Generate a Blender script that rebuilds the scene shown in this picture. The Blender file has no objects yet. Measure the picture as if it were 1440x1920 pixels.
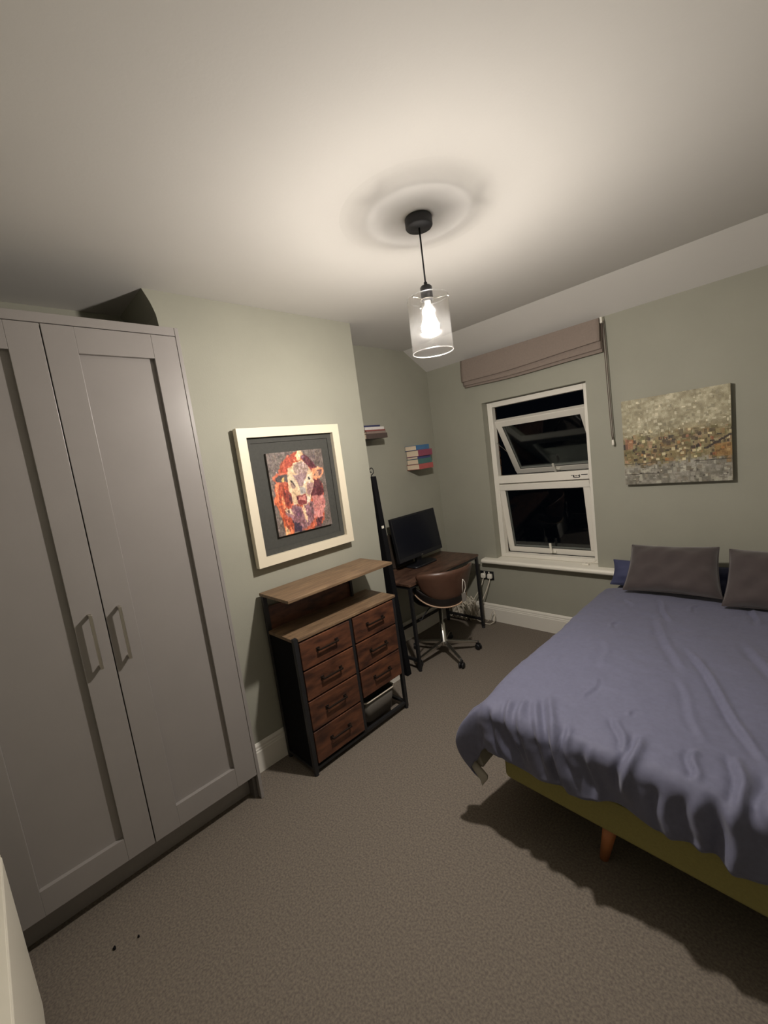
import bpy, math, random
import numpy as np
from mathutils import Vector, Matrix

random.seed(7)
SC = bpy.context.scene
COL = SC.collection
PI = math.pi

# ------------------------------------------------------------------ camera
CX, CY, CZ = 2.274, -3.414, 1.709
YAW, PITCH, ROLL, FPX = 0.805, 0.125, -0.133, 784.785
f = Vector((-math.sin(YAW)*math.cos(PITCH), math.cos(YAW)*math.cos(PITCH), -math.sin(PITCH)))
r0 = Vector((math.cos(YAW), math.sin(YAW), 0)); u0 = r0.cross(f)
cr, sr = math.cos(ROLL), math.sin(ROLL)
rv = cr*r0 + sr*u0; uv = -sr*r0 + cr*u0
cam_d = bpy.data.cameras.new('camera'); cam = bpy.data.objects.new('camera', cam_d); COL.objects.link(cam)
cam_d.sensor_fit = 'HORIZONTAL'; cam_d.sensor_width = 36.0; cam_d.lens = FPX/1440*36.0
cam_d.clip_start = 0.02
M4 = Matrix((( rv.x, uv.x, -f.x, CX), (rv.y, uv.y, -f.y, CY), (rv.z, uv.z, -f.z, CZ), (0, 0, 0, 1)))
cam.matrix_world = M4
SC.camera = cam

# ------------------------------------------------------------------ world, exposure
w = bpy.data.worlds.new('night'); SC.world = w; w.use_nodes = True
bg = w.node_tree.nodes['Background']; bg.inputs[0].default_value = (0.25, 0.32, 0.5, 1); bg.inputs[1].default_value = 0.004
vs = SC.view_settings
vs.view_transform = 'Standard'; vs.look = 'None'; vs.gamma = 1.0; vs.use_curve_mapping = False
vs.exposure = 0.0
SC.cycles.max_bounces = 7; SC.cycles.diffuse_bounces = 4; SC.cycles.glossy_bounces = 3
BULB_STRENGTH = 2120.0
BULB_COLOUR = (1.0, 0.93, 0.86)

# ------------------------------------------------------------------ materials
def s2l(c):
    c = c/255.0
    return c/12.92 if c <= 0.04045 else ((c+0.055)/1.055)**2.4
def rgb(r, g, b): return (s2l(r), s2l(g), s2l(b), 1.0)
MATS = {}
def mat(name, col, rough=0.6, metal=0.0, var=0.0, vscale=30.0, bump=0.0, bscale=200.0, stretch=(1, 1, 1), col2=None, spec=0.5, sheen=0.0, detail=4.0):
    m = bpy.data.materials.new(name); m.use_nodes = True
    nt = m.node_tree; n = nt.nodes; l = nt.links
    p = n['Principled BSDF']
    p.inputs['Base Color'].default_value = col
    p.inputs['Roughness'].default_value = rough; p.inputs['Metallic'].default_value = metal
    p.inputs['Specular IOR Level'].default_value = spec
    if sheen: p.inputs['Sheen Weight'].default_value = sheen
    if var or bump or col2:
        tc = n.new('ShaderNodeTexCoord'); mp = n.new('ShaderNodeMapping'); mp.inputs['Scale'].default_value = stretch
        l.new(tc.outputs['Object'], mp.inputs['Vector'])
    if var or col2:
        nz = n.new('ShaderNodeTexNoise'); nz.inputs['Scale'].default_value = vscale; nz.inputs['Detail'].default_value = detail
        l.new(mp.outputs[0], nz.inputs['Vector'])
        rp = n.new('ShaderNodeValToRGB')
        if col2: a, b = col, col2
        else:
            a = tuple(min(1, c*(1-var)) for c in col[:3])+(1,); b = tuple(min(1, c*(1+var)) for c in col[:3])+(1,)
        rp.color_ramp.elements[0].position = 0.32; rp.color_ramp.elements[1].position = 0.68
        rp.color_ramp.elements[0].color = a; rp.color_ramp.elements[1].color = b
        l.new(nz.outputs['Fac'], rp.inputs[0]); l.new(rp.outputs[0], p.inputs['Base Color'])
    if bump:
        nb = n.new('ShaderNodeTexNoise'); nb.inputs['Scale'].default_value = bscale; nb.inputs['Detail'].default_value = 3
        l.new(mp.outputs[0], nb.inputs['Vector'])
        bp = n.new('ShaderNodeBump'); bp.inputs['Strength'].default_value = bump; bp.inputs['Distance'].default_value = 0.004
        l.new(nb.outputs['Fac'], bp.inputs['Height']); l.new(bp.outputs[0], p.inputs['Normal'])
    MATS[name] = m
    return m
mat('wall_paint', rgb(152, 151, 138), 0.75, var=0.03, vscale=3, bump=0.08, bscale=120)
mat('ceiling_paint', rgb(205, 202, 197), 0.85, var=0.02, vscale=2, bump=0.05, bscale=90)
mat('carpet', rgb(97, 90, 83), 0.95, col2=rgb(124, 115, 104), vscale=120, bump=0.25, bscale=330, spec=0.1, detail=8)
mat('skirting', rgb(222, 218, 208), 0.4)
mat('wardrobe_grey', rgb(141, 136, 133), 0.36, var=0.02, vscale=6)
mat('wardrobe_inside', rgb(96, 92, 90), 0.6)
mat('nickel', rgb(196, 190, 180), 0.34, metal=1.0)
mat('white_frame', rgb(218, 208, 186), 0.45)
mat('mount_black', rgb(62, 62, 58), 0.8, var=0.08, vscale=60)
mat('black_metal', rgb(30, 30, 32), 0.45)
mat('black_fabric', rgb(20, 20, 22), 0.95, spec=0.1)
mat('black_plastic', rgb(24, 25, 30), 0.35)
mat('screen', rgb(18, 20, 28), 0.22)
mat('wood_top', rgb(92, 72, 54), 0.5, col2=rgb(130, 106, 80), vscale=9, stretch=(7, 0.8, 7), bump=0.1, bscale=60, detail=8)
mat('wood_front', rgb(54, 32, 24), 0.45, col2=rgb(104, 64, 43), vscale=7, stretch=(5, 1.1, 4), bump=0.1, bscale=60, detail=8)
mat('wood_desk', rgb(60, 42, 34), 0.4, col2=rgb(100, 74, 60), vscale=9, stretch=(5, 1.0, 5), bump=0.1, bscale=60, detail=8)
mat('dark_handle', rgb(44, 34, 28), 0.45, metal=0.6)
mat('leather', rgb(82, 57, 45), 0.38, var=0.08, vscale=20, bump=0.15, bscale=90)
mat('dark_leather', rgb(28, 24, 23), 0.5)
mat('tan_edge', rgb(170, 142, 118), 0.5)
mat('chrome', rgb(214, 212, 206), 0.26, metal=1.0)
mat('caster_black', rgb(22, 22, 24), 0.5)
mat('pvc_white', rgb(226, 222, 212), 0.35)
mat('sill_white', rgb(232, 228, 216), 0.4)
mat('brick', rgb(112, 78, 58), 0.9, col2=rgb(150, 112, 84), vscale=18, bump=0.6, bscale=60)
mat('mortar', rgb(120, 112, 100), 0.95, bump=0.4, bscale=80)
mat('blind_fabric', rgb(134, 121, 112), 0.9, var=0.05, vscale=90, bump=0.15, bscale=300)
mat('blind_edge', rgb(92, 78, 72), 0.9)
mat('duvet', rgb(92, 93, 114), 0.72, var=0.05, vscale=60, bump=0.05, bscale=500, sheen=0.15)
mat('duvet_lining', rgb(176, 170, 160), 0.85)
mat('navy_cotton', rgb(58, 62, 92), 0.8)
mat('velvet_brown', rgb(60, 51, 51), 0.85, var=0.12, vscale=14, sheen=0.5, bump=0.1, bscale=250)
mat('bed_green', rgb(140, 132, 76), 0.85, var=0.06, vscale=120, bump=0.2, bscale=300)
mat('leg_wood', rgb(170, 108, 66), 0.5, var=0.1, vscale=12)
mat('mattress', rgb(86, 88, 110), 0.9)
mat('radiator_white', rgb(228, 223, 208), 0.4)
mat('grille_dark', rgb(60, 58, 54), 0.6)
mat('paper', rgb(214, 196, 172), 0.9)
mat('white_plastic', rgb(228, 224, 212), 0.4)
mat('cable_white', rgb(214, 206, 190), 0.5)
mat('tub_grey', rgb(92, 88, 82), 0.4)
mat('tub_rim', rgb(216, 206, 190), 0.35)
mat('tag_card', rgb(128, 122, 116), 0.6)
mat('ink', rgb(40, 38, 36), 0.6)
mat('box_dark', rgb(64, 54, 48), 0.6, var=0.1, vscale=12)
mat('light_block_collar', rgb(235, 230, 220), 0.5)

def glass(name, tint, refl=0.35, rough=0.02, haze=0.0):
    m = bpy.data.materials.new(name); m.use_nodes = True
    nt = m.node_tree; n = nt.nodes; l = nt.links
    n.remove(n['Principled BSDF'])
    tr = n.new('ShaderNodeBsdfTransparent'); tr.inputs[0].default_value = tint
    gl = n.new('ShaderNodeBsdfGlossy'); gl.inputs['Roughness'].default_value = rough; gl.inputs[0].default_value = (1, 1, 1, 1)
    fr = n.new('ShaderNodeFresnel'); fr.inputs[0].default_value = 1.45
    mx = n.new('ShaderNodeMixShader')
    mn_ = n.new('ShaderNodeMath'); mn_.operation = 'MINIMUM'; mn_.inputs[1].default_value = refl
    l.new(fr.outputs[0], mn_.inputs[0]); l.new(mn_.outputs[0], mx.inputs[0]); l.new(tr.outputs[0], mx.inputs[1]); l.new(gl.outputs[0], mx.inputs[2])
    out = mx
    if haze:
        df = n.new('ShaderNodeBsdfTranslucent'); df.inputs[0].default_value = (1, 1, 1, 1)
        m2 = n.new('ShaderNodeMixShader'); m2.inputs[0].default_value = haze
        l.new(mx.outputs[0], m2.inputs[1]); l.new(df.outputs[0], m2.inputs[2]); out = m2
    l.new(out.outputs[0], n['Material Output'].inputs[0])
    MATS[name] = m
glass('window_glass', (0.75, 0.78, 0.78, 1))
glass('rim_glass', (0.9, 0.9, 0.9, 1), refl=0.4, rough=0.25)
glass('shade_glass', (0.97, 0.965, 0.955, 1), refl=0.07, rough=0.10, haze=0.0007)

def emitter(name, col, strength):
    m = bpy.data.materials.new(name); m.use_nodes = True
    nt = m.node_tree; n = nt.nodes
    n.remove(n['Principled BSDF'])
    e = n.new('ShaderNodeEmission'); e.inputs[0].default_value = col+(1,); e.inputs[1].default_value = strength
    nt.links.new(e.outputs[0], n['Material Output'].inputs[0])
    MATS[name] = m
emitter('bulb_glow', BULB_COLOUR, BULB_STRENGTH)

def paint_mat(name, rough=0.6):
    m = bpy.data.materials.new(name); m.use_nodes = True
    nt = m.node_tree; n = nt.nodes; l = nt.links
    a = n.new('ShaderNodeVertexColor'); a.layer_name = 'paint'
    p = n['Principled BSDF']; p.inputs['Roughness'].default_value = rough
    l.new(a.outputs[0], p.inputs['Base Color'])
    MATS[name] = m
paint_mat('oil_paint', 0.55)

# ------------------------------------------------------------------ mesh helpers
WLOC = {}
class MB:
    def __init__(s): s.v = []; s.f = []; s.sm = []
    def add(s, vs_, fs, smooth=False):
        o = len(s.v); s.v += [tuple(p) for p in vs_]
        for q in fs: s.f.append(tuple(i+o for i in q)); s.sm.append(smooth)
        return s
    def box(s, x0, x1, y0, y1, z0, z1):
        v = [(x, y, z) for z in (z0, z1) for y in (y0, y1) for x in (x0, x1)]
        return s.add(v, [(0, 2, 3, 1), (4, 5, 7, 6), (0, 1, 5, 4), (2, 6, 7, 3), (0, 4, 6, 2), (1, 3, 7, 5)])
    def obox(s, c, ax, ay, az, hx, hy, hz):
        c = Vector(c); ax = Vector(ax).normalized(); ay = Vector(ay).normalized(); az = Vector(az).normalized()
        v = [c+ax*hx*i+ay*hy*j+az*hz*k for k in (-1, 1) for j in (-1, 1) for i in (-1, 1)]
        return s.add(v, [(0, 2, 3, 1), (4, 5, 7, 6), (0, 1, 5, 4), (2, 6, 7, 3), (0, 4, 6, 2), (1, 3, 7, 5)])
    def prism(s, poly, ext):            # closed polygon of 3d points, extruded by vector
        n = len(poly); e = Vector(ext)
        v = [Vector(p) for p in poly] + [Vector(p)+e for p in poly]
        fs = [tuple(range(n))[::-1], tuple(range(n, 2*n))]
        fs += [(i, (i+1) % n, n+(i+1) % n, n+i) for i in range(n)]
        return s.add(v, fs)
    def cyl(s, p0, p1, ra, rb=None, n=16, cap=True):
        rb = ra if rb is None else rb
        p0 = Vector(p0); p1 = Vector(p1); d = (p1-p0).normalized()
        a = d.orthogonal().normalized(); b = d.cross(a)
        v = []
        for p, r in ((p0, ra), (p1, rb)):
            v += [p+(a*math.cos(2*PI*i/n)+b*math.sin(2*PI*i/n))*r for i in range(n)]
        s.add(v, [(i, (i+1) % n, n+(i+1) % n, n+i) for i in range(n)], True)
        if cap: s.add(v, [tuple(range(n))[::-1], tuple(range(n, 2*n))])
        return s
    def tube(s, pts, r, n=8, closed=False):
        pts = [Vector(p) for p in pts]; m = len(pts); v = []; prev = None
        for i, p in enumerate(pts):
            if closed: t = pts[(i+1) % m]-pts[i-1]
            else: t = pts[min(i+1, m-1)]-pts[max(i-1, 0)]
            t.normalize()
            if prev is None: a = t.orthogonal().normalized()
            else:
                a = prev-t*prev.dot(t)
                a = a.normalized() if a.length > 1e-6 else t.orthogonal().normalized()
            prev = a; b = t.cross(a); rr = r[i] if isinstance(r, (list, tuple)) else r
            v += [p+(a*math.cos(2*PI*k/n)+b*math.sin(2*PI*k/n))*rr for k in range(n)]
        fs = []
        for i in range(m if closed else m-1):
            j = (i+1) % m
            fs += [(i*n+k, i*n+(k+1) % n, j*n+(k+1) % n, j*n+k) for k in range(n)]
        s.add(v, fs, True)
        if not closed: s.add(v, [tuple(range(n))[::-1], tuple(range((m-1)*n, m*n))])
        return s
    def lathe(s, prof, c, n=32, axis=(0, 0, 1), closed=False):   # prof: (radius, height)
        c = Vector(c); az = Vector(axis).normalized(); ax = az.orthogonal().normalized(); ay = az.cross(ax)
        v = []; m = len(prof)
        for r, h in prof: v += [c+az*h+(ax*math.cos(2*PI*k/n)+ay*math.sin(2*PI*k/n))*r for k in range(n)]
        fs = []
        for i in range(m if closed else m-1):
            j = (i+1) % m
            fs += [(i*n+k, i*n+(k+1) % n, j*n+(k+1) % n, j*n+k) for k in range(n)]
        return s.add(v, fs, True)
    def grid(s, P, smooth=True, wrap=False):            # P[i][j] points
        a, b = len(P), len(P[0]); v = [p for row in P for p in row]
        fs = [(i*b+j, (i+1)*b+j, (i+1)*b+(j+1) % b, i*b+(j+1) % b) for i in range(a-1) for j in range(b if wrap else b-1)]
        return s.add(v, fs, smooth)
    def build(s, name, m, parent=None, bevel=0.0, seg=2):
        off = Vector((0, 0, 0))
        if parent is not None: off = WLOC[parent.name]
        me = bpy.data.meshes.new(name)
        me.from_pydata([(p[0]-off.x, p[1]-off.y, p[2]-off.z) for p in s.v], [], s.f)
        me.polygons.foreach_set('use_smooth', s.sm)
        me.validate(); me.update()
        import bmesh
        bm = bmesh.new(); bm.from_mesh(me); bmesh.ops.remove_doubles(bm, verts=bm.verts, dist=1e-6)
        bmesh.ops.recalc_face_normals(bm, faces=bm.faces); bm.to_mesh(me); bm.free()
        me.materials.append(MATS[m])
        o = bpy.data.objects.new(name, me); COL.objects.link(o)
        if parent is not None: o.parent = parent
        WLOC[o.name] = off
        if bevel:
            b = o.modifiers.new('bevel', 'BEVEL'); b.width = bevel; b.segments = seg; b.limit_method = 'ANGLE'; b.angle_limit = 0.6
        return o
def thing(name, loc, label, cat, group=None):
    o = bpy.data.objects.new(name, None); COL.objects.link(o); o.location = loc; o.empty_display_size = 0.05
    WLOC[o.name] = Vector(loc); o['label'] = label; o['category'] = cat
    if group: o['group'] = group
    return o
def tag(o, label, cat, group=None, kind=None):
    o['label'] = label; o['category'] = cat
    if group: o['group'] = group
    if kind: o['kind'] = kind
    return o
def structure(o, label, cat): return tag(o, label, cat, kind='structure')
def B(*a): return MB().box(*a)

# ------------------------------------------------------------------ room shell
H, HB, YS = 2.68, 2.504, -0.31        # ceiling, head of back wall, start of slope
XA, XR, YN = -0.408, 3.0, -3.66       # alcove wall, right wall, near wall
structure(B(XA-0.1, XR+0.1, YN-0.1, 0.12, -0.1, 0).build('floor', 'carpet'), 'brown-grey short pile carpet covering the whole floor', 'floor')
structure(B(XA-0.1, XR+0.1, YN-0.1, YS, H, H+0.1).build('ceiling', 'ceiling_paint'), 'flat off-white painted ceiling', 'ceiling')
sl = MB().prism([(XA-0.1, YS, H), (XA-0.1, 0.0, HB), (XA-0.1, 0.12, HB), (XA-0.1, 0.12, H+0.1), (XA-0.1, YS, H+0.1)], (XR-XA+0.2, 0, 0))
structure(sl.build('ceiling_slope', 'ceiling_paint'), 'white sloping strip of ceiling above the window wall', 'ceiling')
structure(B(XA-0.1, XA, YN-0.1, 0.0, 0, H).build('wall_left', 'wall_paint'), 'sage green wall at the back of the alcoves', 'wall')
cb = MB().prism([(XA, -2.60, 0), (XA, -1.317, 0), (XA, -1.317, H), (XA, -2.649, H), (XA, -2.636, 2.652), (XA, -2.622, 2.622), (XA, -2.612, 2.592), (XA, -2.604, 2.562), (XA, -2.60, 2.517)], (-XA, 0, 0))
structure(cb.build('wall_chimney_breast', 'wall_paint'), 'sage green chimney breast projecting between the two alcoves', 'wall')
structure(B(XR, XR+0.1, YN-0.1, 0.0, 0, H).build('wall_right', 'wall_paint'), 'sage green wall beyond the bed', 'wall')
structure(B(XA-0.1, XR+0.1, YN-0.1, YN, 0, H).build('wall_front', 'wall_paint'), 'sage green wall behind the white radiator', 'wall')
WX0, WX1, WZ0, WZ1 = 0.178, 1.082, 0.62, 2.088      # window opening
wb = MB()
wb.box(XA-0.1, WX0, 0, 0.14, 0, HB+0.1).box(WX1, XR+0.1, 0, 0.14, 0, HB+0.1)
wb.box(WX0, WX1, 0, 0.14, 0, WZ0).box(WX0, WX1, 0, 0.14, WZ1, HB+0.1)
wall_back = structure(wb.build('wall_back', 'wall_paint'), 'sage green wall holding the window', 'wall')
# brick jambs outside, seen through the open casements
br = MB().box(0, 0.215, 0, 0.1025, 0, 0.065); brm = None
for sgn in (0, 1):
    for k in range(20):
        z = 0.60+k*0.075
        ln = 0.215 if k % 2 else 0.1025
        o = MB().box((WX0-ln) if sgn == 0 else WX1, WX0 if sgn == 0 else WX1+ln, 0.145+random.uniform(0, .004), 0.248, z, z+0.065).build('brick', 'brick', wall_back, bevel=0.004, seg=1)
mo = MB().box(WX0-0.21, WX0-0.006, 0.14, 0.245, 0.58, 2.12).box(WX1+0.006, WX1+0.21, 0.14, 0.245, 0.58, 2.12).box(WX0-0.21, WX1+0.21, 0.14, 0.245, 2.1, 2.3).box(WX0-0.21, WX1+0.21, 0.14, 0.245, 0.3, 0.6).build('mortar', 'mortar', wall_back)

# skirting boards (profile: plain board, small step and rounded top)
PR = [(0, 0), (0.018, 0), (0.018, 0.125), (0.015, 0.130), (0.015, 0.140), (0.012, 0.145), (0.012, 0.158), (0.006, 0.170), (0, 0.173)]
def skirt(name, p0, d, nrm, label):
    p0 = Vector(p0); nrm = Vector(nrm)
    m = MB().prism([p0+nrm*a+Vector((0, 0, b)) for a, b in PR], d)
    structure(m.build(name, 'skirting'), label, 'skirting board')
skirt('baseboard_chimney', (0.0, -2.588, 0), (0, 2.588-1.317+0.018, 0), (1, 0, 0), 'white skirting board along the chimney breast behind the chest of drawers')
skirt('baseboard_left', (XA, -1.317, 0), (0, 1.317, 0), (1, 0, 0), 'white skirting board in the desk alcove')
skirt('baseboard_back', (XA+0.018, 0.0, 0), (XR-XA-0.018, 0, 0), (0, -1, 0), 'white skirting board below the window')
skirt('baseboard_return', (XA+0.018, -1.317, 0), (-XA-0.018, 0, 0), (0, 1, 0), 'white skirting board on the side of the chimney breast')
skirt('baseboard_right', (XR, YN, 0), (0, -YN-0.018, 0), (-1, 0, 0), 'white skirting board beyond the bed')

# plaster ceiling rose
RX, RY = 1.146, -1.915
ro = MB().lathe([(0.0, -0.016), (0.06, -0.016), (0.14, -0.0155), (0.20, -0.0145), (0.232, -0.0125), (0.252, -0.009), (0.272, -0.004), (0.30, -0.001), (0.335, 0.0005)], (RX, RY, H), 64)
structure(ro.build('trim_1', 'ceiling_paint'), 'shallow round plaster disc on the ceiling around the pendant lamp', 'ceiling rose')

# ------------------------------------------------------------------ window
FX0, FX1, FZ0, FZ1 = 0.180, 1.080, 0.640, 2.084
win = structure(thing('window_1', (0.63, 0.05, FZ0), 'white tilted-open two-part window with dark panes', 'window'), 'white two-part window with both casements tilted open to the dark', 'window')
fy0, fy1 = 0.078, 0.140
fw_ = 0.048
TZ0, TZ1 = 1.338, 1.410
for nm, a in (('frame_jamb', (FX0, FX0+fw_, fy0, fy1, FZ0, FZ1)), ('frame_jamb', (FX1-fw_, FX1, fy0, fy1, FZ0, FZ1)),
              ('frame_head', (FX0+fw_, FX1-fw_, fy0, fy1, FZ1-0.045, FZ1)), ('frame_sill', (FX0+fw_, FX1-fw_, fy0, fy1, FZ0, FZ0+0.035)),
              ('transom', (FX0+fw_, FX1-fw_, fy0, fy1, TZ0, TZ1))):
    o = B(*a).build(nm, 'pvc_white', win, bevel=0.004)
    if nm == 'transom': transom = o
# printed marks on the transom
mk = MB()
yk = fy0-0.0012
for (x0, x1, z0, z1) in ((0.905, 0.925, 1.372, 1.377), (0.921, 0.932, 1.356, 1.376), (0.93, 0.972, 1.352, 1.358), (0.94, 0.951, 1.365, 1.373), (0.958, 0.966, 1.366, 1.375), (0.968, 0.976, 1.357, 1.378)):
    mk.box(x0-0.013, x1-0.013, yk, fy0+0.001, z0, z1)
mk.box(0.972, 1.022, yk, fy0+0.001, 1.373, 1.379)
mk.build('printed_mark', 'ink', transom)

def casement(x0, x1, top, bot, hx, label=None):
    """frame between top=(y,z) and bot=(y,z): the hinged leaf with pane and handle"""
    T = Vector((0, top[0], top[1])); Bt = Vector((0, bot[0], bot[1]))
    dn = (Bt-T).normalized(); L = (Bt-T).length
    nr = Vector((0, -dn.z*-1, dn.y*-1))          # outward normal to the room side
    if nr.y > 0: nr = -nr
    X = Vector((1, 0, 0)); w2 = 0.026; d2 = 0.024
    def at(x, t, n): return Vector((x, 0, 0))+T+dn*t+nr*n
    m = MB()
    m.obox(at((x0+x1)/2, w2, 0), X, dn, nr, (x1-x0)/2, w2, d2)
    m.obox(at((x0+x1)/2, L-w2, 0), X, dn, nr, (x1-x0)/2, w2, d2)
    m.obox(at(x0+w2, L/2, 0), X, dn, nr, w2, L/2-2*w2, d2)
    m.obox(at(x1-w2, L/2, 0), X, dn, nr, w2, L/2-2*w2, d2)
    s_ = m.build('casement', 'pvc_white', win, bevel=0.004)
    MB().obox(at((x0+x1)/2, L/2, 0), X, dn, nr, (x1-x0)/2-2*w2+0.004, L/2-2*w2+0.004, 0.004).build('pane', 'window_glass', s_)
    g = MB()
    bead = 0.006
    for t in (2*w2, L-2*w2): g.obox(at((x0+x1)/2, t, 0.012), X, dn, nr, (x1-x0)/2-2*w2, bead/2, 0.004)
    for x in (x0+2*w2, x1-2*w2): g.obox(at(x, L/2, 0.012), X, dn, nr, bead/2, L/2-2*w2, 0.004)
    g.build('glazing_bead', 'grille_dark', s_)
    h = MB()
    h.obox(at(hx, L-w2, d2+0.006), X, dn, nr, 0.028, 0.012, 0.006)
    h.obox(at(hx-0.006, L-w2-0.008, d2+0.02), X, dn, nr, 0.009, 0.012, 0.012)
    h.obox(at(hx-0.006, L-w2-0.045, d2+0.036), X, dn, nr, 0.009, 0.046, 0.007)
    h.build('handle', 'white_plastic', s_, bevel=0.003)
    for x in (x0-0.003, x1+0.003):
        MB().cyl(at(x, L*0.62, 0), Vector((x, 0.11, at(x, L*0.35, 0).z-0.02)), 0.003, n=6).build('stay', 'nickel', s_)
    return s_
casement(0.231, 1.029, (0.118, 1.916), (0.455, 1.402), 0.640)
casement(0.230, 1.030, (0.098, 1.330), (0.185, 0.675), 0.660)

# sill board
sp = [(0, 0.046, 0.618), (0, 0.046, 0.640), (0, -0.062, 0.636), (0, -0.072, 0.632), (0, -0.077, 0.622), (0, -0.077, 0.610), (0, -0.072, 0.601), (0, -0.062, 0.598), (0, 0.0, 0.598), (0, 0.0, 0.618)]
sill = MB()
sill.prism([(0.047, y, z) for _, y, z in [(0, 0.0, 0.639), (0, -0.062, 0.637), (0, -0.072, 0.633), (0, -0.077, 0.623), (0, -0.077, 0.611), (0, -0.072, 0.602), (0, -0.062, 0.598), (0, 0.0, 0.598)]], (1.171, 0, 0))
sill.box(WX0+0.001, WX1-0.001, -0.0005, 0.1, 0.621, 0.639)
structure(sill.build('trim_2', 'sill_white', None), 'white wooden window sill with rounded front edge', 'window sill')
rs = MB().box(0.955, 1.005, 0.004, 0.030, 0.640, 0.655)
rs.lathe([(0, 0), (0.008, 0), (0.008, 0.006), (0, 0.006)], (0.975, 0.017, 0.655), 12)
rst = tag(rs.build('window_restrictor', 'white_plastic', None, bevel=0.002), 'small white window restrictor with a thin cable on the sill', 'window lock')
MB().tube([(0.99, 0.02, 0.652), (1.01, 0.022, 0.660), (1.03, 0.024, 0.664), (1.05, 0.03, 0.672), (1.062, 0.036, 0.686)], 0.0025, 6).build('cable', 'cable_white', rst)

# ------------------------------------------------------------------ folded blind and its cord
bl = thing('roman_blind', (0.62, -0.02, 2.26), 'taupe fabric roman blind folded up above the window', 'blind')
B(0.045, 1.215, -0.055, -0.002, 2.462, 2.492).build('headrail', 'blind_edge', bl)
def flap(y, zt, zb_l, zb_r, x0, x1, thick, bow=0.008):
    m = MB(); n = 40; R1 = []; 
    front, back = [], []
    for i in range(n+1):
        t = i/n; x = x0+(x1-x0)*t
        zb = zb_l+(zb_r-zb_l)*t - 0.010*math.sin(PI*t)*(1+0.5*math.sin(5*t))
        row = []
        for k in range(7):
            q = k/6; z = zt+(zb-zt)*q
            yy = y - bow*math.sin(PI*q)*(0.6+0.4*math.sin(3*t+1)) - 0.012*q*q
            row.append((x, yy, z))
        for k in range(3):                      # rolled hem
            a = PI*(k+1)/3
            row.append((x, row[6][1]+thick/2-thick/2*math.cos(a), zb-thick/2*math.sin(a)))
        for k in range(6, -1, -1):
            p = row[k]; row.append((x, p[1]+thick, p[2]))
        front.append(row)
    m.grid(front, True)
    e = len(front[0])
    m.add(front[0], [tuple(range(e))]); m.add(front[-1], [tuple(range(e))[::-1]])
    return m
flap(-0.066, 2.490, 2.305, 2.338, 0.040, 1.222, 0.010).build('front_fold', 'blind_fabric', bl)
flap(-0.048, 2.470, 2.272, 2.285, 0.042, 1.222, 0.010, 0.004).build('middle_fold', 'blind_fabric', bl)
flap(-0.030, 2.462, 2.256, 2.262, 0.044, 1.226, 0.010, 0.003).build('back_fold', 'blind_fabric', bl)
cd = MB()
cd.tube([(1.232, -0.040, 2.47), (1.238, -0.036, 2.2), (1.243, -0.034, 1.9), (1.249, -0.033, 1.66), (1.254, -0.033, 1.625)], 0.003, 6)
cd.tube([(1.240, -0.030, 2.47), (1.247, -0.028, 2.2), (1.252, -0.028, 1.9), (1.258, -0.030, 1.66), (1.256, -0.033, 1.625)], 0.003, 6)
cd.build('pull_cord', 'blind_edge', bl)
MB().lathe([(0.003, 0.035), (0.007, 0.03), (0.009, 0.0), (0.006, -0.006), (0.0, -0.006)], (1.255, -0.033, 1.592), 12).build('cord_weight', 'white_plastic', bl)
B(1.222, 1.238, -0.05, -0.004, 2.455, 2.497).build('end_bracket', 'white_plastic', bl, bevel=0.003)

# ------------------------------------------------------------------ pendant lamp
pl = thing('pendant_lamp', (RX, RY, H-0.016), 'pendant lamp with clear glass cylinder shade and glowing bulb', 'lamp')
px, py = RX, RY
MB().lathe([(0, -0.016), (0.054, -0.016), (0.056, -0.020), (0.056, -0.050), (0.052, -0.055), (0, -0.055)], (px, py, H), 40).build('ceiling_canopy', 'black_metal', pl)
MB().cyl((px, py, H-0.055), (px, py, 2.408), 0.0035, n=8).build('cord', 'black_metal', pl)
MB().lathe([(0, 0.412), (0.007, 0.412), (0.008, 0.400), (0.020, 0.398), (0.025, 0.392), (0.025, 0.345), (0.022, 0.338), (0.0, 0.338)], (px, py, 2.0), 28).build('lamp_holder', 'black_metal', pl)
sh = MB()
sh.lathe([(0.087, 2.350), (0.087, 2.130), (0.0845, 2.130), (0.0845, 2.350)], (px, py, 0), 56, closed=True)
shd = sh.build('glass_shade', 'shade_glass', pl)
for z in (2.350, 2.130): MB().tube([(px+0.0858*math.cos(2*PI*k/56), py+0.0858*math.sin(2*PI*k/56), z) for k in range(56)], 0.0019, 6, closed=True).build('ground_rim', 'rim_glass', shd)
sup = MB().lathe([(0.024, 2.341), (0.030, 2.341), (0.030, 2.344), (0.024, 2.344)], (px, py, 0), 28, closed=True)
for k in range(3):
    a = 2*PI*k/3+0.5
    sup.cyl((px+0.028*math.cos(a), py+0.028*math.sin(a), 2.3425), (px+0.086*math.cos(a), py+0.086*math.sin(a), 2.3425), 0.002, n=6)
    sup.lathe([(0, 0), (0.005, 0), (0.005, 0.006), (0, 0.006)], (px+0.085*math.cos(a), py+0.085*math.sin(a), 2.3425), 10, axis=(math.cos(a), math.sin(a), 0))
sup.build('shade_carrier', 'chrome', pl)
BR_, BZ_ = 0.038, 2.238                 # globe radius and centre height
CUT = math.radians(4)                  # the globe glows up to this angle above its equator, an added opaque collar holds light off the ceiling
cr_, cz_ = BR_*math.cos(CUT), BZ_+BR_*math.sin(CUT)
MB().lathe([(0.013, 2.338), (0.0135, 2.312), (0.018, 2.294), (0.026, 2.276), (cr_, cz_)], (px, py, 0), 28).build('light_block_collar', 'light_block_collar', pl)  # opaque cone added over the globe to weaken its upward light
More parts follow.
